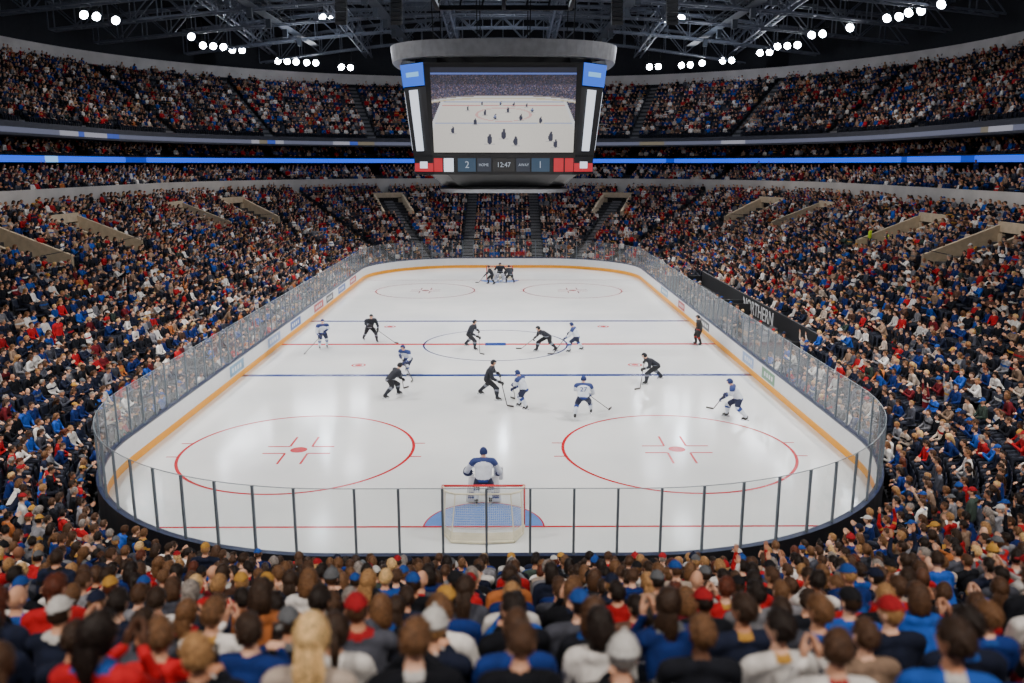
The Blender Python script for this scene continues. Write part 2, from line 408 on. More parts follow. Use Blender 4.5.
# aisles
SEGS=[]
def seg_st(a,b,n,k,gap=1.25):
    for i in range(k):
        A=[a[j]+(b[j]-a[j])*i/k for j in(0,1)]; B_=[a[j]+(b[j]-a[j])*(i+1)/k for j in(0,1)]
        SEGS.append(('s',A,B_,n,None,gap))
def seg_arc(c,a0,k=4,gap=1.25):
    for i in range(k): SEGS.append(('a',c,c,math.radians(a0+90*i/k),math.radians(a0+90*(i+1)/k),gap))
seg_st((-CX,CY0),(CX,CY0),(0,-1),1,.1); seg_arc((CX,CY0),-90,4,.12); seg_st((CX,CY0),(CX,CY1),(1,0),5); seg_arc((CX,CY1),0)
seg_st((CX,CY1),(-CX,CY1),(0,1),1); seg_arc((-CX,CY1),90); seg_st((-CX,CY1),(-CX,CY0),(-1,0),5); seg_arc((-CX,CY0),180,4,.12)
def places(s,sp=.53):
    for kd,a,c,x,y,gap in SEGS:
        if kd=='s':
            L=math.dist(a,c)-gap; n=int(L/sp)
            if n<1: continue
            for i in range(n):
                t=(gap/2+(i+.5)*L/n)/(L+gap)
                yield a[0]+(c[0]-a[0])*t+x[0]*(R+s),a[1]+(c[1]-a[1])*t+x[1]*(R+s),x[0],x[1]
        else:
            T=(y-x)*(R+s); L=T-gap; n=int(L/sp)
            if n<1: continue
            for i in range(n):
                an=x+(y-x)*(gap/2+(i+.5)*L/n)/T
                yield a[0]+math.cos(an)*(R+s),a[1]+math.sin(an)*(R+s),math.cos(an),math.sin(an)
AIS=[]
for kd,a,c,x,y,gap in SEGS:
    if gap<1: continue
    if kd=='s': AIS.append((a,x)); AIS.append((c,x))
    else: AIS.append((a,(math.cos(x),math.sin(x)))); AIS.append((a,(math.cos(y),math.sin(y))))
b=MB()
done=set()
for a,n in AIS:
    key=(round(a[0]+n[0],2),round(a[1]+n[1],2))
    if key in done: continue
    done.add(key)
    M=Matrix(((n[1],n[0],0),(-n[0],n[1],0),(0,0,1)))
    for tier in((1.1,NR,None,0),(23.3,15,13.2,.52)):
        s0,k,z0,rise=tier
        for i in range(k):
            nf=max(0,-n[1])**2
            z=zrow(i,nf) if z0 is None else z0+rise*i
            rs=.8*slope(nf) if z0 is None else rise
            s=s0+.8*i
            for h in(0,1):
                ss=s+.2+.4*h
                hh=rs*(h*.5)+.02
                b.box((a[0]+n[0]*(R+ss),a[1]+n[1]*(R+ss),z+hh/2),(1.1,.4,hh),0,M)
b.obj('aisle_stairs',[M_stair])
VOM=[]
for sd in(-1,1):
    for yy in(CY0+(CY1-CY0)*.4,CY0+(CY1-CY0)*.6,CY1): VOM.append(((sd*CX,yy),(sd,0)))
    VOM.append(((sd*CX,CY1),(sd*math.cos(math.radians(22.5)),math.sin(math.radians(22.5)))))
    VOM.append(((sd*CX,CY1),(sd*math.cos(math.radians(67.5)),math.sin(math.radians(67.5)))))
def in_vom(x,y,s):
    for a,n in VOM:
        if 11.9<s<17.6:
            t=abs((x-a[0])*n[1]-(y-a[1])*n[0])
            if t<2.0 and (x-a[0])*n[0]+(y-a[1])*n[1]>0: return True
    return False
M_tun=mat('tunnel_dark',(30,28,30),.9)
for a,n in VOM:
    b=MB(); sb=12.4; z=lambda s:.45+(s-1.6)*.37
    z0=z(sb)-.2; L=4.6
    for sd in(-1,1):
        x0=sd*1.6; x1=sd*1.85
        vs=[(x0,0,z0),(x1,0,z0),(x1,L,z0),(x0,L,z0),(x0,0,z0+1.05),(x1,0,z0+1.05),(x1,L,z(sb+L)+1.0),(x0,L,z(sb+L)+1.0)]
        b.add(vs,[(0,3,2,1),(4,5,6,7),(0,1,5,4),(1,2,6,5),(2,3,7,6),(3,0,4,7)],0)
    zt=z(sb+L)+1.0
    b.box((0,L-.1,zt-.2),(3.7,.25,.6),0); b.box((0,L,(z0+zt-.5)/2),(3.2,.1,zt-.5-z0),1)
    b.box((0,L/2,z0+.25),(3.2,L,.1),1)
    b.box((-1.4,L-.2,(z0+zt)/2-.3),(.4,.2,zt-z0-.6),0); b.box((1.4,L-.2,(z0+zt)/2-.3),(.4,.2,zt-z0-.6),0)
    b.path([(-1.6,0,z0+1.05),(-1.6,0,z0+1.35),(1.6,0,z0+1.35),(1.6,0,z0+1.05)],.025,1,6)
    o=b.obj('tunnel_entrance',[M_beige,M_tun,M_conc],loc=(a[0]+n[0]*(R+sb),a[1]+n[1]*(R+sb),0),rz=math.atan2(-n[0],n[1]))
# ---------------------------------------------------------------- crowd
SH=[((18,20,27),22),((24,30,50),19),((22,42,102),14),((30,76,160),6),((66,68,78),8),((118,118,124),7),((214,210,206),12),((166,24,32),9),
    ((96,24,32),3),((138,114,96),4),((180,164,150),4),((52,64,58),1.5),((170,100,54),1),((80,56,46),2)]
SHc=[lin(c) for c,_ in SH]; SHw=[w for _,w in SH]
HRc=[lin(c) for c in((32,24,20),(50,36,27),(72,50,35),(100,70,46),(150,112,72),(204,168,114),(128,120,114),(84,42,28))]
HRw=[20,24,23,14,7,5,5,3]
SKc=[lin(c) for c in((224,176,148),(208,156,126),(186,132,102),(138,92,68),(92,62,46))]; SKw=[38,34,18,6,4]
CPc=[lin(c) for c in((24,30,52),(190,188,184),(150,26,34),(24,24,28),(32,70,140),(92,94,98),(176,132,60))]
rr=random.Random(11)
def gn(obj,coll):
    ng=bpy.data.node_groups.new('instancing_'+obj.name,'GeometryNodeTree')
    ng.interface.new_socket('Geometry',in_out='INPUT',socket_type='NodeSocketGeometry')
    ng.interface.new_socket('Geometry',in_out='OUTPUT',socket_type='NodeSocketGeometry')
    N=ng.nodes; gi=N.new('NodeGroupInput'); go=N.new('NodeGroupOutput'); ip=N.new('GeometryNodeInstanceOnPoints')
    ci=N.new('GeometryNodeCollectionInfo'); ci.inputs['Collection'].default_value=coll
    ci.inputs['Separate Children'].default_value=True; ci.inputs['Reset Children'].default_value=True
    ip.inputs['Pick Instance'].default_value=True
    def na(nm,t):
        a=N.new('GeometryNodeInputNamedAttribute'); a.data_type=t; a.inputs['Name'].default_value=nm; return a
    ai=na('idx','INT'); ar=na('rot','FLOAT_VECTOR'); sc=na('scl','FLOAT_VECTOR')
    L=ng.links
    L.new(gi.outputs[0],ip.inputs['Points']); L.new(ci.outputs[0],ip.inputs['Instance'])
    L.new(ai.outputs['Attribute'],ip.inputs['Instance Index']); 
    e=N.new('FunctionNodeEulerToRotation'); L.new(ar.outputs['Attribute'],e.inputs[0]); L.new(e.outputs[0],ip.inputs['Rotation'])
    L.new(sc.outputs['Attribute'],ip.inputs['Scale']); L.new(ip.outputs[0],go.inputs[0])
    md=obj.modifiers.new('instances','NODES'); md.node_group=ng
def cloud(name,recs,coll,colors=True):
    me=bpy.data.meshes.new(name); me.from_pydata([r['p'] for r in recs],[],[])
    def at(nm,t,dat,key):
        a=me.attributes.new(nm,t,'POINT'); a.data.foreach_set(key,np.array(dat,dtype=np.float32 if t!='INT' else np.int32).ravel())
    at('idx','INT',[r['i'] for r in recs],'value'); at('rot','FLOAT_VECTOR',[(0,0,r['r']) for r in recs],'vector')
    at('scl','FLOAT_VECTOR',[(r['s'],)*3 for r in recs],'vector')
    if colors:
        for k in('shirt','hair','skin','cap'): at(k,'FLOAT_COLOR',[(*r[k],1) for r in recs],'color')
    o=bpy.data.objects.new(name,me); COL.objects.link(o); gn(o,coll); return o
def rec(p,n,dark=False,stand=False,shirt=None):
    k=rr.random(); v=rr.uniform(.7,1.3)
    c=rr.choices(SHc,SHw)[0]
    if dark: c=SHc[0] if k<.8 else SHc[4]
    if shirt: c=shirt
    i=(rr.choice([12,13]) if stand else rr.choices(range(len(V)),[q[2] for q in V])[0])
    if p[1]<10 and abs(p[0])<14 and i in(6,12,13): i=rr.choice([0,3,4,10,9,14,17])
    return dict(p=p,r=math.atan2(n[0],-n[1])+rr.uniform(-.2,.2),s=rr.uniform(.90,1.03),i=i,
        shirt=tuple(min(1,x*v) for x in c),hair=rr.choices(HRc,HRw)[0],skin=rr.choices(SKc,SKw)[0],cap=rr.choice(CPc))
def bench_zone(x,y): return x>0 and 41<y<67
low=[];seats=[];up=[];club=[];bench=[]
for x,y,nx,ny in places(.84):
    if bench_zone(x,y): continue
    seats.append(dict(p=(x,y,0.0),i=0,r=math.atan2(nx,-ny),s=1)); q=rec((x,y,0.0),(nx,ny))
    if q['i'] in(6,12,13): q['i']=0
    low.append(q)
for i in range(NR):
    s=1.6+.8*i
    for x,y,nx,ny in places(s):
        if y<3.6 and abs(x)<30: continue
        if y<-2: continue
        if in_vom(x,y,s): continue
        z=zrow(i,max(0,-ny)**2)
        if bench_zone(x,y) and i<3:
            if i==0 and rr.random()<.8: bench.append(rec((x,y,z),(nx,ny),True,rr.random()<.45))
            continue
        seats.append(dict(p=(x,y,z),i=0,r=math.atan2(nx,-ny),s=1))
        if rr.random()<.96: low.append(rec((x+rr.uniform(-.04,.04),y+rr.uniform(-.03,.03),z),(nx,ny)))
for i in range(1,15):
    s=23.8+.8*i-.0
    for x,y,nx,ny in places(s,.55):
        if y<20: continue
        if rr.random()<.93: up.append(rec((x,y,13.2+.52*i),(nx,ny)))
        seats.append(dict(p=(x,y,13.2+.52*i),i=0,r=math.atan2(nx,-ny),s=1))
for i in range(5):
    for x,y,nx,ny in places(20.5+.8*i,.55):
        if y<20: continue
        if rr.random()<.9: club.append(rec((x,y,8.1+.28*i),(nx,ny)))
for i in range(3):
    for x,y,nx,ny in places(24.7+.8*i,.58):
        if y<20: continue
        if rr.random()<.85: club.append(rec((x,y,11+.3*i),(nx,ny)))
for yy in(56.2,58.9):
    q=rec((26.2,yy,zrow(14,0)),(1,0),stand=True); q['shirt']=lin((180,205,50)); low.append(q)
cloud('spectator_crowd',low,crowdcol); cloud('upper_spectator_crowd',up,crowdcol); cloud('club_spectator_crowd',club,crowdcol)
cloud('bench_personnel',bench,crowdcol); cloud('arena_seats',seats,seatcol,False)
# ---------------------------------------------------------------- ice
def icemat():
    m=bpy.data.materials.new('ice'); m.use_nodes=True; nt=m.node_tree; b=nt.nodes['Principled BSDF']
    tc=nt.nodes.new('ShaderNodeTexCoord'); n=nt.nodes.new('ShaderNodeTexNoise'); n.inputs['Scale'].default_value=.22; n.inputs['Detail'].default_value=6
    nt.links.new(tc.outputs['Object'],n.inputs['Vector'])
    r=nt.nodes.new('ShaderNodeValToRGB'); r.color_ramp.elements[0].position=.3;r.color_ramp.elements[1].position=.75
    r.color_ramp.elements[0].color=(.66,.675,.685,1); r.color_ramp.elements[1].color=(.79,.79,.785,1)
    nt.links.new(n.outputs['Fac'],r.inputs['Fac']); nt.links.new(r.outputs['Color'],b.inputs['Base Color'])
    n2=nt.nodes.new('ShaderNodeTexNoise'); n2.inputs['Scale'].default_value=.9; n2.inputs['Detail'].default_value=4
    nt.links.new(tc.outputs['Object'],n2.inputs['Vector'])
    q=nt.nodes.new('ShaderNodeMapRange'); q.inputs['To Min'].default_value=.08; q.inputs['To Max'].default_value=.18
    nt.links.new(n2.outputs['Fac'],q.inputs['Value']); nt.links.new(q.outputs['Result'],b.inputs['Roughness'])
    b.inputs['Specular IOR Level'].default_value=.6
    return m
M_ice=icemat()
b=MB(); ring=[(cx+nx*R,cy+ny*R,0) for cx,cy,nx,ny in BASE]; b.add(ring,[tuple(range(len(ring)))],0)
ice=b.obj('ice_rink',[M_ice])
M_red=mat('ice_paint_red',(182,34,42),.2,var=.06); M_blue=mat('ice_paint_blue',(30,60,132),.2,var=.06)
M_crease=mat('ice_paint_crease',(92,130,196),.2,var=.05)
b=MB()
zc=[.004]
def rect(x0,x1,y0,y1,m):
    b.add([(x0,y0,zc[0]),(x1,y0,zc[0]),(x1,y1,zc[0]),(x0,y1,zc[0])],[(0,1,2,3)],m)
def circ(cx,cy,r,w,m,a0=0,a1=360,n=96):
    vs=[];fs=[]
    for i in range(n+1):
        a=math.radians(a0+(a1-a0)*i/n)
        for q in(r-w/2,r+w/2): vs.append((cx+q*math.cos(a),cy+q*math.sin(a),zc[0]))
    for i in range(n): fs.append((2*i,2*i+1,2*i+3,2*i+2))
    b.add(vs,fs,m)
def disc(cx,cy,r,m,z=.004,a0=0,a1=360,n=48):
    vs=[(cx+r*math.cos(math.radians(a0+(a1-a0)*i/n)),cy+r*math.sin(math.radians(a0+(a1-a0)*i/n)),z) for i in range(n+1)]
    b.add(vs,[tuple(range(n+1))],m)
W=HW-.02
YG0=23.1; YG1=77.0
def halfw(y):
    d=max(0,CY0-y,y-CY1); return CX+math.sqrt(max(0,R*R-d*d))-.03
for y in(41.3,56.3): rect(-W,W,y-.21,y+.21,1)
for y in(YG0,YG1): rect(-halfw(y),halfw(y),y-.055,y+.055,0)
rect(-W,W,48.6,49.0,0)
circ(OX,48.8,4.3,.11,1)
zc[0]=.007; rect(OX-.62,OX+.62,48.4,49.2,1); zc[0]=.004
def faceoff(cx,cy,r=4.33):
    circ(cx,cy,r,.12,0); disc(cx,cy,.32,0,.006)
    for sx in(-1,1):
        for sy in(-1,1):
            x=cx+sx*.42;y=cy+sy*.38
            rect(min(x,x+sx*.85),max(x,x+sx*.85),y-.055,y+.055,0)
            rect(x-.045,x+.045,min(y,y+sy*1.15),max(y,y+sy*1.15),0)
    for sx in(-1,1):
        for dy in(-.75,.75):
            x=cx+sx*math.sqrt(r*r-.56); rect(min(x,x+sx*.45),max(x,x+sx*.45),cy+dy-.045,cy+dy+.045,0)
faceoff(-7.2+OX,29.95);faceoff(7.15+OX,29.95);faceoff(-6.3+OX,70.5,4.2);faceoff(6.3+OX,70.5,4.2)
for x,y in((-7.3,43.5),(7.6,43.5),(-7.1,54.3),(7.1,54.3)): circ(x+OX,y,.34,.10,0,n=32); disc(x+OX,y,.2,0,.006)
for yg,d in((YG0,1),(YG1,-1)):
    zc[0]=.0025; disc(OX,yg,1.8,2,.0025,0 if d>0 else 180,180 if d>0 else 360); zc[0]=.004; circ(OX,yg,1.8,.05,0,0 if d>0 else 180,180 if d>0 else 360,48)
o=b.obj('ice_markings',[M_red,M_blue,M_crease]); o.parent=ice
# ---------------------------------------------------------------- boards + glass
M_bw=mat('board_white',(216,218,220),.35,var=.03); M_yel=mat('board_kickplate_yellow',(240,160,0),.4,var=.04)
M_cap_=mat('board_caprail',(26,36,66),.4); M_out=mat('board_outer',(16,18,24),.6)
b=MB(); loft(b,[(0,0),(-.01,.0),(-.01,.29),(0,.29),(0,1.0),(-.03,1.0),(-.03,1.08),(.16,1.08),(.16,0)],[1,1,1,0,2,2,2,3])
boards=b.obj('rink_boards',[M_bw,M_yel,M_cap_,M_out])
AM=[mat('ad_panel_%d'%i,c,.4,var=.25,scale=2.5) for i,c in enumerate(((50,90,160),(170,40,50),(110,150,180),(40,42,52),(96,140,108),(130,156,196)))]
b=MB()
for sd,y0,y1,m in((-1,39.4,41.6,2),(-1,46,48.6,5),(-1,51,53.6,0),(-1,57.5,60.5,1),(-1,61.5,64,3),(-1,66,69,0),(-1,71,74,1),
                  (1,37.6,39.6,4),(1,41.0,43,5),(1,50.5,53,3),(1,57.8,60,1),(1,64,67,2)):
    x=sd*(HW-.012)
    b.add([(x,y0,.36),(x,y1,.36),(x,y1,.9),(x,y0,.9)],[(0,1,2,3)],m)
    for k in range(4):
        ya=y0+(y1-y0)*(.15+.18*k); b.add([(x-sd*.004,ya,.52),(x-sd*.004,ya+(y1-y0)*.11,.52),(x-sd*.004,ya+(y1-y0)*.11,.74),(x-sd*.004,ya,.74)],[(0,1,2,3)],6)
o=b.obj('board_advertising',AM+[M_bw]); o.parent=boards
def glassmat():
    m=bpy.data.materials.new('plexiglass'); m.use_nodes=True; nt=m.node_tree
    for n in list(nt.nodes):
        if n.type!='OUTPUT_MATERIAL': nt.nodes.remove(n)
    out=[n for n in nt.nodes if n.type=='OUTPUT_MATERIAL'][0]
    t=nt.nodes.new('ShaderNodeBsdfTransparent'); t.inputs[0].default_value=(.93,.95,.945,1)
    g=nt.nodes.new('ShaderNodeBsdfGlossy'); g.inputs['Roughness'].default_value=.12; g.inputs['Color'].default_value=(.9,.92,.95,1)
    d=nt.nodes.new('ShaderNodeBsdfDiffuse'); d.inputs['Color'].default_value=(.5,.52,.54,1)
    a=nt.nodes.new('ShaderNodeMixShader'); a.inputs[0].default_value=.45; nt.links.new(g.outputs[0],a.inputs[1]); nt.links.new(d.outputs[0],a.inputs[2])
    lw=nt.nodes.new('ShaderNodeLayerWeight'); lw.inputs['Blend'].default_value=.35
    r=nt.nodes.new('ShaderNodeMapRange'); r.inputs['To Min'].default_value=.03; r.inputs['To Max'].default_value=.45
    nt.links.new(lw.outputs['Facing'],r.inputs['Value'])
    x=nt.nodes.new('ShaderNodeMixShader'); nt.links.new(r.outputs[0],x.inputs[0]); nt.links.new(t.outputs[0],x.inputs[1]); nt.links.new(a.outputs[0],x.inputs[2])
    nt.links.new(x.outputs[0],out.inputs['Surface']); return m
M_gl=glassmat(); M_post=mat('glass_post',(104,114,124),.45,.3)
glass=empty('rink_glass')
b=MB(); loft(b,[(.07,1.08),(.07,2.82)],0); b.obj('glass_panes',[M_gl],parent=glass)
b=MB()
pts=[Vector((cx+nx*(R+.07),cy+ny*(R+.07),0)) for cx,cy,nx,ny in BASE]; acc=0; nxt=.5
for i in range(len(pts)):
    p,q=pts[i],pts[(i+1)%len(pts)]; L=(q-p).length
    while nxt<=acc+L:
        c=p.lerp(q,(nxt-acc)/L); t=math.atan2((q-p).y,(q-p).x)
        b.box((c.x,c.y,1.95),(.06,.06,1.74),0,Matrix.Rotation(t,3,'Z')); nxt+=1.08
    acc+=L
b.obj('glass_posts',[M_post],parent=glass)
b=MB(); loft(b,[(.06,2.82),(.06,2.835),(.08,2.835),(.08,2.82)],0,True); b.obj('glass_top_edge',[mat('glass_edge',(110,120,126),.3)],parent=glass)
# ---------------------------------------------------------------- goals
M_gred=mat('goal_red',(186,26,32),.35); M_net=mat('goal_net_cord',(222,222,216),.8); M_pad=mat('goal_base_pad',(208,200,176),.7)
def goal(x,y,rz):
    e=empty('hockey_goal',(x,y,0),rz)
    b=MB(); w=1.2;h=1.3
    b.path([(-w,0,0),(-w,0,h),(w,0,h),(w,0,0)],.04,0,10)
    for s in(-1,1): b.ell((s*w,0,h),.04,0)
    b.obj('posts',[M_gred],True,parent=e)
    b=MB(); base=[(-w,0,.05),(-w+.05,-.55,.05),(-w+.30,-1.10,.05),(0,-1.18,.05),(w-.30,-1.10,.05),(w-.05,-.55,.05),(w,0,.05)]
    top=[(-w,0,h),(-w+.1,-.38,h-.02),(-w+.4,-.55,h-.03),(0,-.58,h-.03),(w-.4,-.55,h-.03),(w-.1,-.38,h-.02),(w,0,h)]
    b.path(base,.04,0,8); b.path(top,.03,0,8)
    for a,c in zip(base[1:-1],top[1:-1]): 
        if a[0]!=0 : b.strut(a,c,.035,.035,0,8)
    for (a,c),(ta,tc_) in zip(zip(base[:-1],base[1:]),zip(top[:-1],top[1:])):
        A=Vector(a);C=Vector(c);TA=Vector(ta);TC=Vector(tc_)
        b.add([A,C,C.lerp(TC,.2),A.lerp(TA,.2)],[(0,1,2,3)],0)
    b.obj('frame_and_skirt',[M_pad],parent=e)
    b=MB()
    def panel(A,B,C,D,nu,nv,r=.007):
        A,B,C,D=map(Vector,(A,B,C,D))
        for i in range(nu+1): t=i/nu; b.strut(A.lerp(B,t),D.lerp(C,t),r,r,0,3)
        for i in range(nv+1): t=i/nv; b.strut(A.lerp(D,t),B.lerp(C,t),r,r,0,3)
    for (a,c),(ta,tc_) in zip(zip(base[:-1],base[1:]),zip(top[:-1],top[1:])):
        nu=max(3,int(math.dist(a,c)/.06)); panel(a,c,tc_,ta,nu,20)
    for i in range(38):
        t=i/37; x_=-w+2*w*t
        yy=-.55 if abs(x_)<w-.4 else -.38*(w-abs(x_))/.1 if abs(x_)>w-.1 else -.38-.17*((w-.1-abs(x_))/.3)
        b.strut((x_,0,h),(x_,yy,h-.02),.007,.007,0,3)
    for k in range(1,8): b.strut((-w+.05,-.07*k,h-.01),(w-.05,-.07*k,h-.01),.007,.007,0,3)
    b.obj('net',[M_net],parent=e)
goal(OX,YG0,0); goal(OX,YG1,math.pi)
# ---------------------------------------------------------------- hockey players
def mk(team):
    if team=='white':
        c=dict(j=(196,202,214),y=(40,56,110),p=(20,28,58),s=(190,196,208),st=(28,52,120),g=(28,38,80),h=(26,42,92))
    elif team=='dark':
        c=dict(j=(22,26,38),y=(22,26,38),p=(16,18,26),s=(22,26,38),st=(110,114,126),g=(20,20,24),h=(18,20,28))
    else:
        c=dict(j=(30,30,32),y=(30,30,32),p=(18,18,20),s=(18,18,20),st=(140,40,30),g=(30,30,30),h=(24,24,26))
    f=lambda k,n:mat('%s_%s'%(team,n),c[k],.8,scale=9,bump=.15)
    return [mat(team+'_skin',(214,164,136),.5),mat(team+'_hair',(50,36,28)),f('j','jersey'),f('p','pants'),f('s','socks'),mat(team+'_eye',(30,30,34)),
            mat(team+'_lips',(150,84,76)),f('h','helmet'),f('st','stripe'),f('g','gloves'),f('y','yoke'),mat(team+'_skate',(20,20,22),.4),
            mat(team+'_blade',(190,194,200),.25,.9),mat(team+'_stick',(60,54,50),.5),mat(team+'_pad',(206,208,214),.6)]
TM={t:mk(t) for t in('white','dark','referee')}
def player(name,x,y,hd,team,lean=.5,crouch=.5,stride=.6,side=1,scale=1.0,stick=True,reach=0.0,num=None,arms='stick'):
    mb=MB(); hz=.98-crouch*.24; py=-.12*lean-.05
    D=Vector((0,math.sin(lean),math.cos(lean))); pel=Vector((0,py,hz)); ch=pel+D*.36; sh=pel+D*.50; nk=pel+D*.55
    T=tuple
    P=[([(T(pel),(.21,.165,.14)),(T(pel+D*.18),(.20,.155,.13)),(T(ch),(.24,.165,.15))],'torso'),
       ([(T(sh+Vector((-.23,0,0))),.105),(T(sh+D*.03),(.13,.11,.09)),(T(sh+Vector((.23,0,0))),.105)],'yoke'),
       ([(T(nk),.07),(T(nk+D*.07+Vector((0,0,.03))),.06)],'neck')]
    for s in(-1,1):
        ph=stride*(s*side)
        fo=Vector((s*(.17+.12*abs(stride)),ph*.42,.0)); an=fo+Vector((0,-.04,.175))
        if ph<-.5: an=an+Vector((0,-.05,.07)); fo=fo+Vector((0,0,.07))
        hip=pel+Vector((s*.11,0,-.03)); kn=(hip+an)/2+Vector((s*.04,.10+.16*crouch+ .06*max(0,ph),.02))
        P+=[([(T(hip),(.13,.14,.12)),(T(kn+(hip-kn)*.28),.108)],'pants'),
            ([(T(kn+(hip-kn)*.25),.088),(T(kn),.086),(T((kn+an)/2),.08),(T(an),.058)],'sock'),
            ([(T(an+Vector((0,-.02,-.0))),.055),(T(an+Vector((0,-.015,-.07))),.05),(T(an+Vector((0,.15,-.085))),.04)],'skate')]
        mb.box(an+Vector((0,.05,-.145)),(.006,.29,.05),12); mb.box(an+Vector((0,-.03,-.12)),(.03,.06,.04),14); mb.box(an+Vector((0,.12,-.125)),(.03,.07,.03),14)
    if arms=='stick':
        hT=Vector((-side*.10,py+.42+.1*lean,hz+.20)); hL=Vector((side*(.22+.15*reach),py+.56+.12*lean,hz-.10))
        H={-side:hT,side:hL}
    elif arms=='goalie':
        H={-1:Vector((-.38,py+.42,hz+.02)),1:Vector((.36,py+.40,hz-.02))}
    else:
        H={-1:Vector((-.25,py+.14,hz-.06)),1:Vector((.25,py+.14,hz-.06))}
    for s in(-1,1):
        shd=sh+Vector((s*.255,0,-.01)); w=H[s]; el=(shd+w)/2+Vector((s*.12,-.10,-.07))
        P+=[([(T(shd),.094),(T(el),.074)],'arm'),([(T(el),.072),(T(el.lerp(w,.85)),.055)],'fore')]
    def colr(tag,t,p):
        if tag=='torso':
            if p[2]<hz-.03: return 3
            return 8 if p[2]<hz+.05 else 2
        return {'yoke':10,'neck':0 if t>.5 else 10,'pants':3,'sock':8 if .40<t<.58 else 4,'skate':11,'arm':10 if t<.35 else 2,'fore':8 if .45<t<.75 else 2}[tag]
    body(P,.026,colr,mb,2)
    for s in(-1,1):
        w=H[s]; shd=sh+Vector((s*.255,0,-.01)); el=(shd+w)/2+Vector((s*.12,-.10,-.07)); d=(w-el).normalized()
        mb.hull([(T(el.lerp(w,.72)),.066),(T(w-d*.03),.058)],9)
        hand(mb,w-d*.04,d+Vector((0,0,-.15)),(-s*.6,.1,-.6),s,9,1.55,.9)
    if stick:
        if arms=='stick':
            a=H[-side]; c=H[side]; dr=(c-a).normalized(); k=(a.z-.05)/max(.05,-dr.z); k=min(k,1.9); he=a+dr*k
            mb.strut(a-dr*.12,he,.03,.025,13); bd=Vector((side*.35,.94,0)).normalized()
            he.z=.05; mb.strut(he,he+bd*.30,.018,.075,13)
        else:
            a=H[1]; he=Vector((.05,py+.75,.05)); mb.strut(a+Vector((.05,-.05,.25)),a,.03,.025,13); mb.strut(a,he+Vector((.12,-.05,.30)),.03,.03,13)
            mb.strut(he+Vector((.12,-.05,.30)),he,.025,.09,14); mb.strut(he,he+Vector((-.32,.06,0)),.025,.09,14)
    hc=nk+D*.08+Vector((0,.05,.115))
    if arms=='goalie':
        for s in(-1,1):
            kn=Vector((s*.24,.22,.56))
            mb.hull([((s*.31+dx,.10,.08),(.035,.05,.05)) for dx in(-.12,.12)]+[((kn.x+dx,kn.y+.06,kn.z+.12),(.035,.05,.06)) for dx in(-.12,.12)],14)
            mb.hull([((s*.31,.22,.05),(.12,.06,.05)),((s*.31,.10,.12),(.12,.06,.06))],14)
            mb.hull([((s*.29+dx,-.02,.20),.012) for dx in(-.1,.1)]+[((s*.28+dx,.0,.36),.012) for dx in(-.1,.1)],8)
        w=H[1]; mb.hull([((w.x+.02+dx,w.y+.07,w.z+dz),.035) for dx in(-.09,.09) for dz in(-.16,.16)],14)
        w=H[-1]; mb.hull([((w.x-.04,w.y+.06,w.z),(.13,.05,.14)),((w.x-.06,w.y+.12,w.z+.06),(.08,.04,.08))],9)
    head(mb,T(hc),None,'mask' if arms=='goalie' else 'helmet',random.uniform(-.3,.3),-.1-lean*.25)
    zmin=min(v[2] for v in mb.v)
    mb.v=[(v[0],v[1],v[2]-zmin+.008) for v in mb.v]
    o=mb.obj(name,TM[team],True,(x+OX,y,.0),math.radians(hd)); o.scale=(scale*1.1,scale*1.1,scale)
    if num:
        cu=bpy.data.curves.new('number','FONT'); cu.body=num; cu.size=.26; cu.align_x='CENTER'; cu.align_y='CENTER'; cu.extrude=.006
        t=bpy.data.objects.new('jersey_number',cu); COL.objects.link(t); cu.materials.append(TM[team][8]); t.parent=o
        bk=pel+D*.27+Vector((0,-math.cos(lean),math.sin(lean)))*.175-Vector((0,0,zmin))
        t.location=bk; t.rotation_euler=(math.pi/2-lean,0,0)
    return o
hp='hockey_player'
player(hp,-10.1,47.7,200,'white',.25,.3,.3,1)
player(hp,-7.6,49.4,-150,'dark',.45,.4,.7,-1,1.04)
player(hp,-1.4,47.5,-110,'dark',.4,.5,.8,1,1.04)
player(hp,-4.45,41.5,150,'white',.6,.6,.7,-1)
player(hp,-4.6,37.2,-60,'dark',.75,.6,.9,-1,1.04)
player(hp,-.1,37.0,-100,'dark',.3,.4,.9,1,1.06)
player(hp,1.35,35.3,60,'white',.4,.4,.6,1,1.02)
player(hp,3.95,34.1,-5,'white',.65,.6,1.0,1,1.08,num='27')
player(hp,2.9,46.7,110,'dark',.95,.5,.9,1,1.05)
player(hp,4.6,46.7,70,'white',.4,.4,.6,-1)
player(hp,7.9,39.8,100,'dark',.95,.6,1.0,-1,1.05)
player(hp,10.35,33.7,70,'white',.5,.5,.8,1,1.06)
player('referee',12.1,48.5,90,'referee',.1,.15,.2,1,1,False,arms='down')
player('hockey_goalie',-.05,24.75,0,'white',.5,.75,.1,1,1.12,arms='goalie')
player('hockey_goalie',.05,76.0,180,'dark',.5,.7,.1,1,1.1,arms='goalie')
player(hp,-.75,74.2,100,'dark',.4,.4,.5,1)
player(hp,.95,74.6,20,'dark',.5,.5,.6,-1)
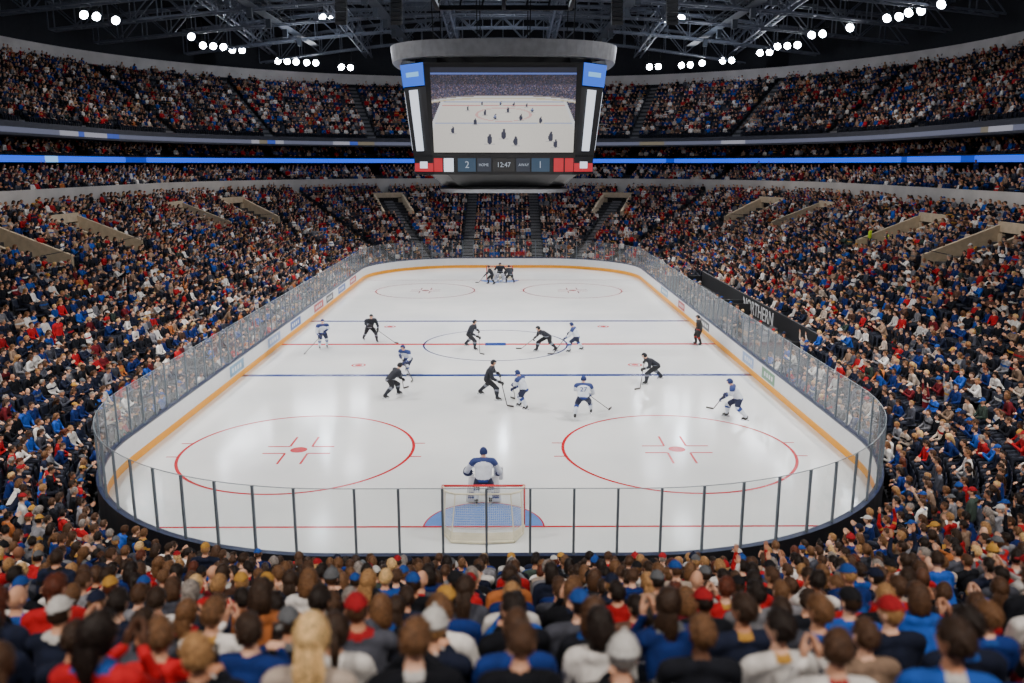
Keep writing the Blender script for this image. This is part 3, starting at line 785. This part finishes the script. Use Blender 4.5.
# ---------------------------------------------------------------- bench area
b=MB()
x0=HW+.6
b.box((x0+2.7,54,.45+.62),(.12,25.5,2.1),0)
b.box((x0+.85,54,.45+.42),(.4,25,.06),1)
for k in range(12):
    b.box((x0+.85,42.5+k*2.1,.65),(.3,.06,.4),2)
for yy in(41.2,53.0,54.6,66.8): b.box((x0+1.2,yy,1.0),(2.9,.08,1.5),0)
b.path([(x0+2.7,41.3,2.1),(x0+2.7,66.7,2.1)],.03,2,6)
bn=b.obj('team_bench',[M_out,mat('bench_wood',(120,92,62),.6),M_steel])
cu=bpy.data.curves.new('banner_text','FONT'); cu.body='NORTHERN'; cu.size=1.2; cu.align_x='CENTER'; cu.align_y='CENTER'; cu.extrude=.01
cu.materials.append(M_bw); t=bpy.data.objects.new('banner_text',cu); COL.objects.link(t)
t.parent=bn; t.location=(x0+2.62,51.5,1.5); t.rotation_euler=(math.pi/2,0,-math.pi/2)
# ---------------------------------------------------------------- scoreboard
SX,SY=.33,49.0
sb=empty('center_hung_scoreboard',(SX,SY,0)); sb.scale=(.92,.95,1)
def octa(hx,hy,c):
    return [(-(hx-c),-hy),(hx-c,-hy),(hx,-(hy-c)),(hx,hy-c),(hx-c,hy),(-(hx-c),hy),(-hx,hy-c),(-hx,-(hy-c))]
def octloft(b,rings,mi,cap=True):
    vs=[];fs=[];m=[]
    for hx,hy,c,z in rings: vs+=[(x,y,z) for x,y in octa(hx,hy,c)]
    for k in range(len(rings)-1):
        for j in range(8): fs.append((k*8+j,k*8+(j+1)%8,(k+1)*8+(j+1)%8,(k+1)*8+j)); m.append(mi)
    if cap: fs+= [tuple(range(8))[::-1],tuple(range((len(rings)-1)*8,len(rings)*8))]; m+=[mi,mi]
    b.add(vs,fs,m)
M_sb=mat('scoreboard_housing',(14,15,18),.5); M_alu=mat('scoreboard_aluminium',(120,122,126),.35,.5)
b=MB()
octloft(b,[(5.3,4.3,1.15,11.05),(5.9,4.65,1.45,15.7)],0)
octloft(b,[(5.2,4.25,1.2,10.05),(5.3,4.3,1.2,11.1)],0)
octloft(b,[(3.6,2.9,1.0,9.4),(4.4,3.6,1.1,10.05)],0)
octloft(b,[(5.2,4.0,1.4,15.7),(5.0,3.8,1.4,16.6)],0)
b.obj('housing',[M_sb],parent=sb)
b=MB()
n=64
def supr(a,rx,ry,p=2.6):
    c,s_=math.cos(a),math.sin(a); return (rx*math.copysign(abs(c)**(2/p),c),ry*math.copysign(abs(s_)**(2/p),s_))
vs=[];fs=[]
prof=[(6.65,5.4,15.95),(6.75,5.5,16.75),(6.3,5.0,16.8),(6.2,4.9,15.95)]
for i in range(n):
    for rx,ry,z in prof:
        x,y=supr(2*math.pi*i/n,rx,ry,3.0); vs.append((x,y,z))
for i in range(n):
    for k in range(4): fs.append((i*4+k,i*4+(k+1)%4,((i+1)%n)*4+(k+1)%4,((i+1)%n)*4+k))
b.add(vs,fs,0)
for i in range(0,n,4):
    x,y=supr(2*math.pi*i/n,6.3,5.0,3.0); b.strut((x,y,16.4),(x*.75,y*.75,16.2),.15,.15,1)
vs=[];fs=[]
for i in range(n):
    for rx,ry,z in((3.9,3.2,9.05),(4.0,3.3,9.25),(3.6,2.9,9.35),(3.5,2.8,9.05)):
        x,y=supr(2*math.pi*i/n,rx,ry,3.4); vs.append((x,y,z))
for i in range(n):
    for k in range(4): fs.append((i*4+k,i*4+(k+1)%4,((i+1)%n)*4+(k+1)%4,((i+1)%n)*4+k))
b.add(vs,fs,0); b.add([(*supr(2*math.pi*i/n,3.5,2.8,3.4),9.1) for i in range(n)],[tuple(range(n))],1)
b.obj('trim_rings',[M_alu,M_sb],parent=sb)
vr=random.Random(3)
VP=[(.40,.15,.046,1),(.50,.21,.044,1),(.585,.13,.040,1),(.835,.18,.042,1),(.87,.10,.038,1),(.30,.36,.028,1),(.37,.47,.024,1),(.44,.42,.024,0),(.53,.50,.024,1),(.62,.41,.028,1),
    (.70,.50,.022,0),(.76,.38,.028,1),(.14,.26,.030,1),(.25,.52,.019,1),(.57,.57,.016,1),(.48,.58,.016,0),(.35,.58,.016,1),(.66,.56,.016,1)]
def vid(u,v):
    top=.635-.05*abs(2*u-1)**3
    lft=.0+.10*max(0,(v-.25)/.4)**1.2; rgt=1-lft
    def crowd(k):
        q=.55+.75*vr.random()
        base=[(66,66,90),(92,70,82),(54,58,84),(110,96,100)][vr.choice((0,0,1,2,2,3))]
        return lin([min(255,x*q*k) for x in base])
    if v>.94: return lin((34,36,50))
    if v>.915: return lin((90,110,180))
    if v>top+.045: return crowd(1.0 if v<.8 else .75)
    if v>top: return lin((190,178,150)) if v<top+.015 else lin((196,196,200)) if v<top+.03 else lin((120,110,110))
    if u<lft or u>rgt:
        if min(abs(u-lft),abs(u-rgt))<.022: return lin((204,204,206))
        return crowd(.9)
    for (pu,pv,sz,dk) in VP:
        dx=(u-pu)/(sz*.42); dy=(v-pv)/(sz*1.15)
        if dx*dx+dy*dy<1: return lin((44,46,66) if (dk or dy<-.1) else (110,122,160))
        dh=((u-pu-.003)/(sz*.2))**2+((v-pv-sz*1.25)/(sz*.35))**2
        if dh<1: return lin((50,50,64))
        if abs(v-pv+sz*1.2)<.006 and abs(u-pu)<sz*.8: return lin((176,172,172))
    if abs(v-.555)<.006: return lin((196,128,128))
    if abs(v-.35)<.007 or abs(v-.60)<.004: return lin((130,146,190))
    if abs(math.hypot((u-.5)/.19,(v-.45)/.08)-1)<.05: return lin((206,160,158))
    q=210-26*(1-v)*abs(u-.5)+4*vr.random()
    return lin((q,q-5,q-12))
def screen(name,A,B_,C,D_,nu,nv,fn,st):
    A,B_,C,D_=map(Vector,(A,B_,C,D_)); vs=[];fs=[]
    cols=[]
    for j in range(nv):
        for i in range(nu):
            o=len(vs)
            for (a,c) in((i,j),(i+1,j),(i+1,j+1),(i,j+1)):
                u=a/nu;w=c/nv; vs.append(A.lerp(B_,u).lerp(D_.lerp(C,u),w))
            fs.append((o,o+1,o+2,o+3)); cols.append((*fn((i+.5)/nu,(j+.5)/nv),1))
    me=bpy.data.meshes.new(name); me.from_pydata([tuple(v) for v in vs],[],fs)
    a=me.attributes.new('pix','FLOAT_COLOR','FACE'); a.data.foreach_set('color',np.array(cols,dtype=np.float32).ravel())
    m=bpy.data.materials.new(name); m.use_nodes=True; nt=m.node_tree; bs=nt.nodes['Principled BSDF']
    at=nt.nodes.new('ShaderNodeAttribute'); at.attribute_name='pix'; nt.links.new(at.outputs['Color'],bs.inputs['Emission Color'])
    bs.inputs['Emission Strength'].default_value=st; bs.inputs['Base Color'].default_value=(.01,.01,.01,1)
    me.materials.append(m); o=bpy.data.objects.new(name,me); COL.objects.link(o); o.parent=sb; return o
def wallpt(x,z,out=.08):
    t=(z-11.05)/4.65; return (x,-(4.3+.35*t)-out,z)
screen('video_screen_front',wallpt(-3.98,11.2),wallpt(3.98,11.2),wallpt(4.1,15.45),wallpt(-4.1,15.45),180,96,vid,1.15)
def flip(p): return (-p[0],-p[1],p[2])
screen('video_screen_back',flip(wallpt(-3.98,11.2)),flip(wallpt(3.98,11.2)),flip(wallpt(4.1,15.45)),flip(wallpt(-4.1,15.45)),80,44,vid,1.15)
b=MB()
def face(P,Q,P2,Q2,u0,u1,v0,v1,mi,out=.06):
    P,Q,P2,Q2=map(Vector,(P,Q,P2,Q2))
    g=lambda u,v:P.lerp(Q,u).lerp(P2.lerp(Q2,u),v)
    nrm=(Q-P).cross(P2-P).normalized()*out
    b.add([g(u0,v0)+nrm,g(u1,v0)+nrm,g(u1,v1)+nrm,g(u0,v1)+nrm],[(0,1,2,3)],mi)
lo=octa(5.3,4.3,1.15); hi=octa(5.9,4.65,1.45)
for j in(1,3,5,7):
    P=(*lo[j],11.05);Q=(*lo[(j+1)%8],11.05);P2=(*hi[j],15.7);Q2=(*hi[(j+1)%8],15.7)
    face(P,Q,P2,Q2,.0,1.0,.76,1.0,0); face(P,Q,P2,Q2,.22,.78,.86,.91,1,.075) ; face(P,Q,P2,Q2,.25,.66,.05,.72,2)
for j in(2,6):
    P=(*lo[j],11.05);Q=(*lo[(j+1)%8],11.05);P2=(*hi[j],15.7);Q2=(*hi[(j+1)%8],15.7)
    face(P,Q,P2,Q2,.06,.94,.06,.72,2); face(P,Q,P2,Q2,.04,.96,.76,.98,0)
lo=octa(5.2,4.25,1.2)
for j in range(8):
    P=(*lo[j],10.2);Q=(*lo[(j+1)%8],10.2);P2=(*lo[j],10.9);Q2=(*lo[(j+1)%8],10.9)
    if j in(0,4):
        face(P,Q,P2,Q2,0,.06,0,1,3);face(P,Q,P2,Q2,.07,.14,0,1,2);face(P,Q,P2,Q2,.17,.30,0,1,4);face(P,Q,P2,Q2,.31,.41,0,1,5);face(P,Q,P2,Q2,.42,.58,0,1,6);face(P,Q,P2,Q2,.59,.69,0,1,5)
        face(P,Q,P2,Q2,.70,.83,0,1,4);face(P,Q,P2,Q2,.86,.93,0,1,3);face(P,Q,P2,Q2,.94,1,0,1,3)
    elif j%2: face(P,Q,P2,Q2,0,1,0,1,3); face(P,Q,P2,Q2,.3,.7,.25,.75,2,.08)
    else: face(P,Q,P2,Q2,0,1,0,1,4)
b.obj('side_screens',[E('sb_blue',(0,84,206),1.6),E('sb_lightblue',(120,190,245),1.2),E('sb_white',(215,222,235),1.5),E('sb_red',(196,14,36),1.0),
     E('sb_teal',(50,90,124),.5),E('sb_dim',(44,60,86),.4),E('sb_black',(16,20,28),.3)],parent=sb)
E_txt=E('sb_digits',(190,200,215),.8)
def txt(s,x,y,z,size):
    cu=bpy.data.curves.new('score_text','FONT'); cu.body=s; cu.size=size; cu.align_x='CENTER'; cu.align_y='CENTER'; cu.materials.append(E_txt)
    t=bpy.data.objects.new('score_text',cu); COL.objects.link(t); t.parent=sb; t.location=(x,y,z); t.rotation_euler=(math.pi/2,0,0)
txt('2',-2.1,-4.37,10.55,.5); txt('1',2.1,-4.37,10.55,.5); txt('12:47',0,-4.37,10.55,.36); txt('HOME',-1.15,-4.37,10.55,.2); txt('AWAY',1.15,-4.37,10.55,.2)
b=MB()
for x in(-4,-1.5,1.5,4):
    for y in(-3,3): b.strut((x,y,16.5),(x*1.1,y*1.1,27),.06,.06,0)
for z in(19.5,22):
    for y in(-2.5,2.5): b.strut((-4.2,y,z),(4.2,y,z),.25,.25,0)
    for x in(-4.2,0,4.2): b.strut((x,-2.5,z),(x,2.5,z),.25,.25,0)
for k in range(7):
    x=-4.2+k*1.4
    for y in(-2.5,2.5): b.strut((x,y,19.5),(x+(.7 if k<6 else 0),y,22),.12,.12,0)
b.obj('hoist_rigging',[mat('rigging_black',(30,32,36),.5,.4)],parent=sb)
# ---------------------------------------------------------------- roof structure
M_truss=mat('truss_steel',(92,98,112),.6,.1); M_tr2=mat('catwalk_steel',(60,66,76),.6,.1)
def truss(name,p0,p1,depth,panel,w=1.2):
    b=MB(); p0=Vector(p0);p1=Vector(p1); L=(p1-p0).length; n=max(2,int(L/panel)); d=(p1-p0)/n; lat=Vector((-(p1-p0).y,(p1-p0).x,0)).normalized()*w/2; up=Vector((0,0,depth))
    def arch(t): return Vector((0,0,3.0*math.sin(math.pi*t)))
    for i in range(n):
        A=p0+d*i+arch(i/n); C=p0+d*(i+1)+arch((i+1)/n)
        for s in(-1,1):
            b.strut(A+lat*s,C+lat*s,.18,.18); b.strut(A+lat*s+up,C+lat*s+up,.18,.18)
            if i%2: b.strut(A+lat*s,C+lat*s+up,.1,.1)
            else: b.strut(A+lat*s+up,C+lat*s,.1,.1)
            b.strut(A+lat*s,A+lat*s+up,.1,.1)
        b.strut(A-lat,A+lat,.1,.1); b.strut(A-lat,C+lat,.08,.08); b.strut(A-lat+up,A+lat+up,.1,.1)
    return b.obj(name,[M_truss])
for y in(20,40,58,68,77,86,95,104,113): 
    truss('roof_truss',(-44+max(0,(y-95))*.7,y,23.4),(44-max(0,(y-95))*.7,y,23.4),2.6,2.6)
for x in(-30,-18,-6,6,18,30): truss('roof_truss',(x,4,24.6),(x,117-max(0,abs(x)-20)*.3,24.6),2.0,3.4,.8)
b=MB()
for k in range(16):
    y0=52+k*4; b.strut((-40,y0,29.5),(40,y0+7,29.5),.2,.2); b.strut((40,y0,30),(-40,y0+7,30),.2,.2)
for k in range(-9,10): b.strut((k*4.2,10,30.6),(k*4.2,116,30.6),.18,.3)
b.obj('roof_purlins',[M_truss])
for x in(-24,-12,12,24):
    b=MB()
    b.box((x,65,25.4),(1.1,94,.08),0)
    for s in(-.55,.55):
        b.strut((x+s,18,26.4),(x+s,112,26.4),.06,.06); b.strut((x+s,18,25.9),(x+s,112,25.9),.04,.04)
        for k in range(32): b.strut((x+s,18+3*k,25.4),(x+s,18+3*k,26.4),.05,.05)
    for k in range(8): b.box((x,58+6.5*k,24.7),(.5,.5,.9),0)
    b.obj('lighting_catwalk',[M_tr2])
for x in(-13,-8.5,9.5,14):
    b=MB()
    for k in range(6): b.box((0,-.09*k*k*.12,-.34*k),(.9,.6,.30),0,Matrix.Rotation(.06*k,3,'X'))
    b.strut((0,0,.2),(0,0,4.5),.06,.06,0)
    b.obj('line_array_speaker',[M_sb],loc=(x,72,23.6))
# ---------------------------------------------------------------- floodlights
M_lamp=mat('floodlight_lens',(238,244,255),emit=90); M_house=mat('floodlight_housing',(34,36,40),.5,.4)
def flood(x,y,z,n=4,target=(0,52,0),power=0,ang=80):
    e=empty('floodlight_bank',(x,y,z)); d=Vector(target)-Vector((x,y,z)); rz=math.atan2(-d.x,d.y); pt=math.atan2(d.z,math.hypot(d.x,d.y))
    M=(Matrix.Rotation(rz,3,'Z')@Matrix.Rotation(pt,3,'X'))
    b=MB(); W_=1.15*n
    b.strut((-W_/2,0,.65),(W_/2,0,.65),.1,.1,0)
    R2=Matrix.Rotation(rz,3,'Z')
    for s in(-1,1): b.strut((s*W_/3,0,.65),(s*W_/3,0,2.6),.07,.07,0)
    for v in range(len(b.v)): b.v[v]=tuple(R2@Vector(b.v[v]))
    for k in range(n):
        o=R2@Vector(((k-(n-1)/2)*1.15,0,0))
        nn=14; vs=[];fs=[]
        for rad,yy in((.18,-.36),(.32,-.14),(.44,.06),(.41,.06),(.38,.02)):
            for j in range(nn):
                a=2*math.pi*j/nn; vs.append(M@Vector((rad*math.cos(a),yy,rad*math.sin(a)))+o)
        for q in range(4):
            for j in range(nn): fs.append((q*nn+j,q*nn+(j+1)%nn,(q+1)*nn+(j+1)%nn,(q+1)*nn+j))
        b.add(vs,fs,0); b.add(vs[:nn],[tuple(range(nn))],0); b.add(vs[4*nn:],[tuple(range(nn))],1)
        b.strut(o+Vector((0,0,.3)),o+Vector((0,0,.7)),.08,.08,0)
    b.obj('lamps',[M_house,M_lamp],parent=e)
    if power:
        l=bpy.data.lights.new('floodlight_beam','SPOT'); l.energy=power; l.spot_size=math.radians(ang); l.spot_blend=.6; l.shadow_soft_size=.45
        l.color=(1.0,.97,.93)
        lo_=bpy.data.objects.new('beam',l); COL.objects.link(lo_); lo_.parent=e
        dd=d.normalized(); lo_.location=dd*.5; lo_.rotation_euler=d.to_track_quat('-Z','Y').to_euler()
for x,y,z,n in((-38,81.5,24,2),(-36.8,84,24,1),(-33.2,93.7,23.9,1),(-33.4,101,23.9,3),(-31.9,105,24,2),(-28,113,23.6,3),(-25.0,113.5,23.5,2),(-20.6,114,23.0,2),
               (19.8,114,23.1,2),(24.0,114,23.3,2),(26.0,113.5,23.5,1),(29.0,112.5,23.7,2),(32.2,107,24,2),(33.0,101,24,3),(33.3,92.4,24,2),(35.0,88,24,1),(36.6,82,24,2),(37.2,79,24,2),(37.8,75.5,24,1)):
    flood(x,y,z,n)
P=25500
for sx in(-1,1):
    for y,ty in((8,30),(26,34),(44,46),(62,60),(80,72),(98,80)):
        flood(sx*19,y,26.5,3,(sx*2.5,ty,0),P,75)
def spot(name,loc,aim,e,ang=125,col=(1,.91,.82)):
    l=bpy.data.lights.new(name,'SPOT'); l.energy=e; l.spot_size=math.radians(ang); l.spot_blend=1; l.shadow_soft_size=.8; l.color=col
    o=bpy.data.objects.new(name,l); COL.objects.link(o); o.location=loc
    o.rotation_euler=(Vector(aim)-Vector(loc)).to_track_quat('-Z','Y').to_euler()
for sx in(-1,1):
    for y,e in((15,8500),(48,5500),(82,4500)): spot('stands_fill_light',(sx*22,y,23.2),(sx*33,y,3),e,120)  # fill spots added to lift the side and far tiers, no fixture modelled
spot('stands_fill_light',(0,106,23.2),(0,122,4),3000,130)
for x in(-9,9): spot('stands_fill_light',(x,-3,23.5),(x,9,3),13500,110)  # extra fill spots behind the camera, added to brighten the near rows
for x in(-22,0,22):
    for y in(62,98):
        l=bpy.data.lights.new('truss_fill_light','POINT'); l.energy=1100; l.shadow_soft_size=.3; l.color=(.8,.88,1)  # bare fill point added to make the roof steel visible
        o=bpy.data.objects.new('truss_fill_light',l); COL.objects.link(o); o.location=(x,y,23.0)
w=bpy.data.worlds.new('World'); S.world=w; w.use_nodes=True; w.node_tree.nodes['Background'].inputs[0].default_value=(.02,.025,.035,1); w.node_tree.nodes['Background'].inputs[1].default_value=.5
# ---------------------------------------------------------------- camera
cam=bpy.data.cameras.new('camera'); co=bpy.data.objects.new('camera',cam); COL.objects.link(co)
cam.sensor_width=36; cam.lens=830/1024*36; co.location=(.51,0,10.6); co.rotation_euler=(math.radians(90-12.07),0,math.radians(-.33))
cam.clip_start=.1; cam.clip_end=400
cam.dof.use_dof=True; cam.dof.focus_distance=38; cam.dof.aperture_fstop=.7
S.camera=co
print('people',len(low),len(up),len(club),len(seats))
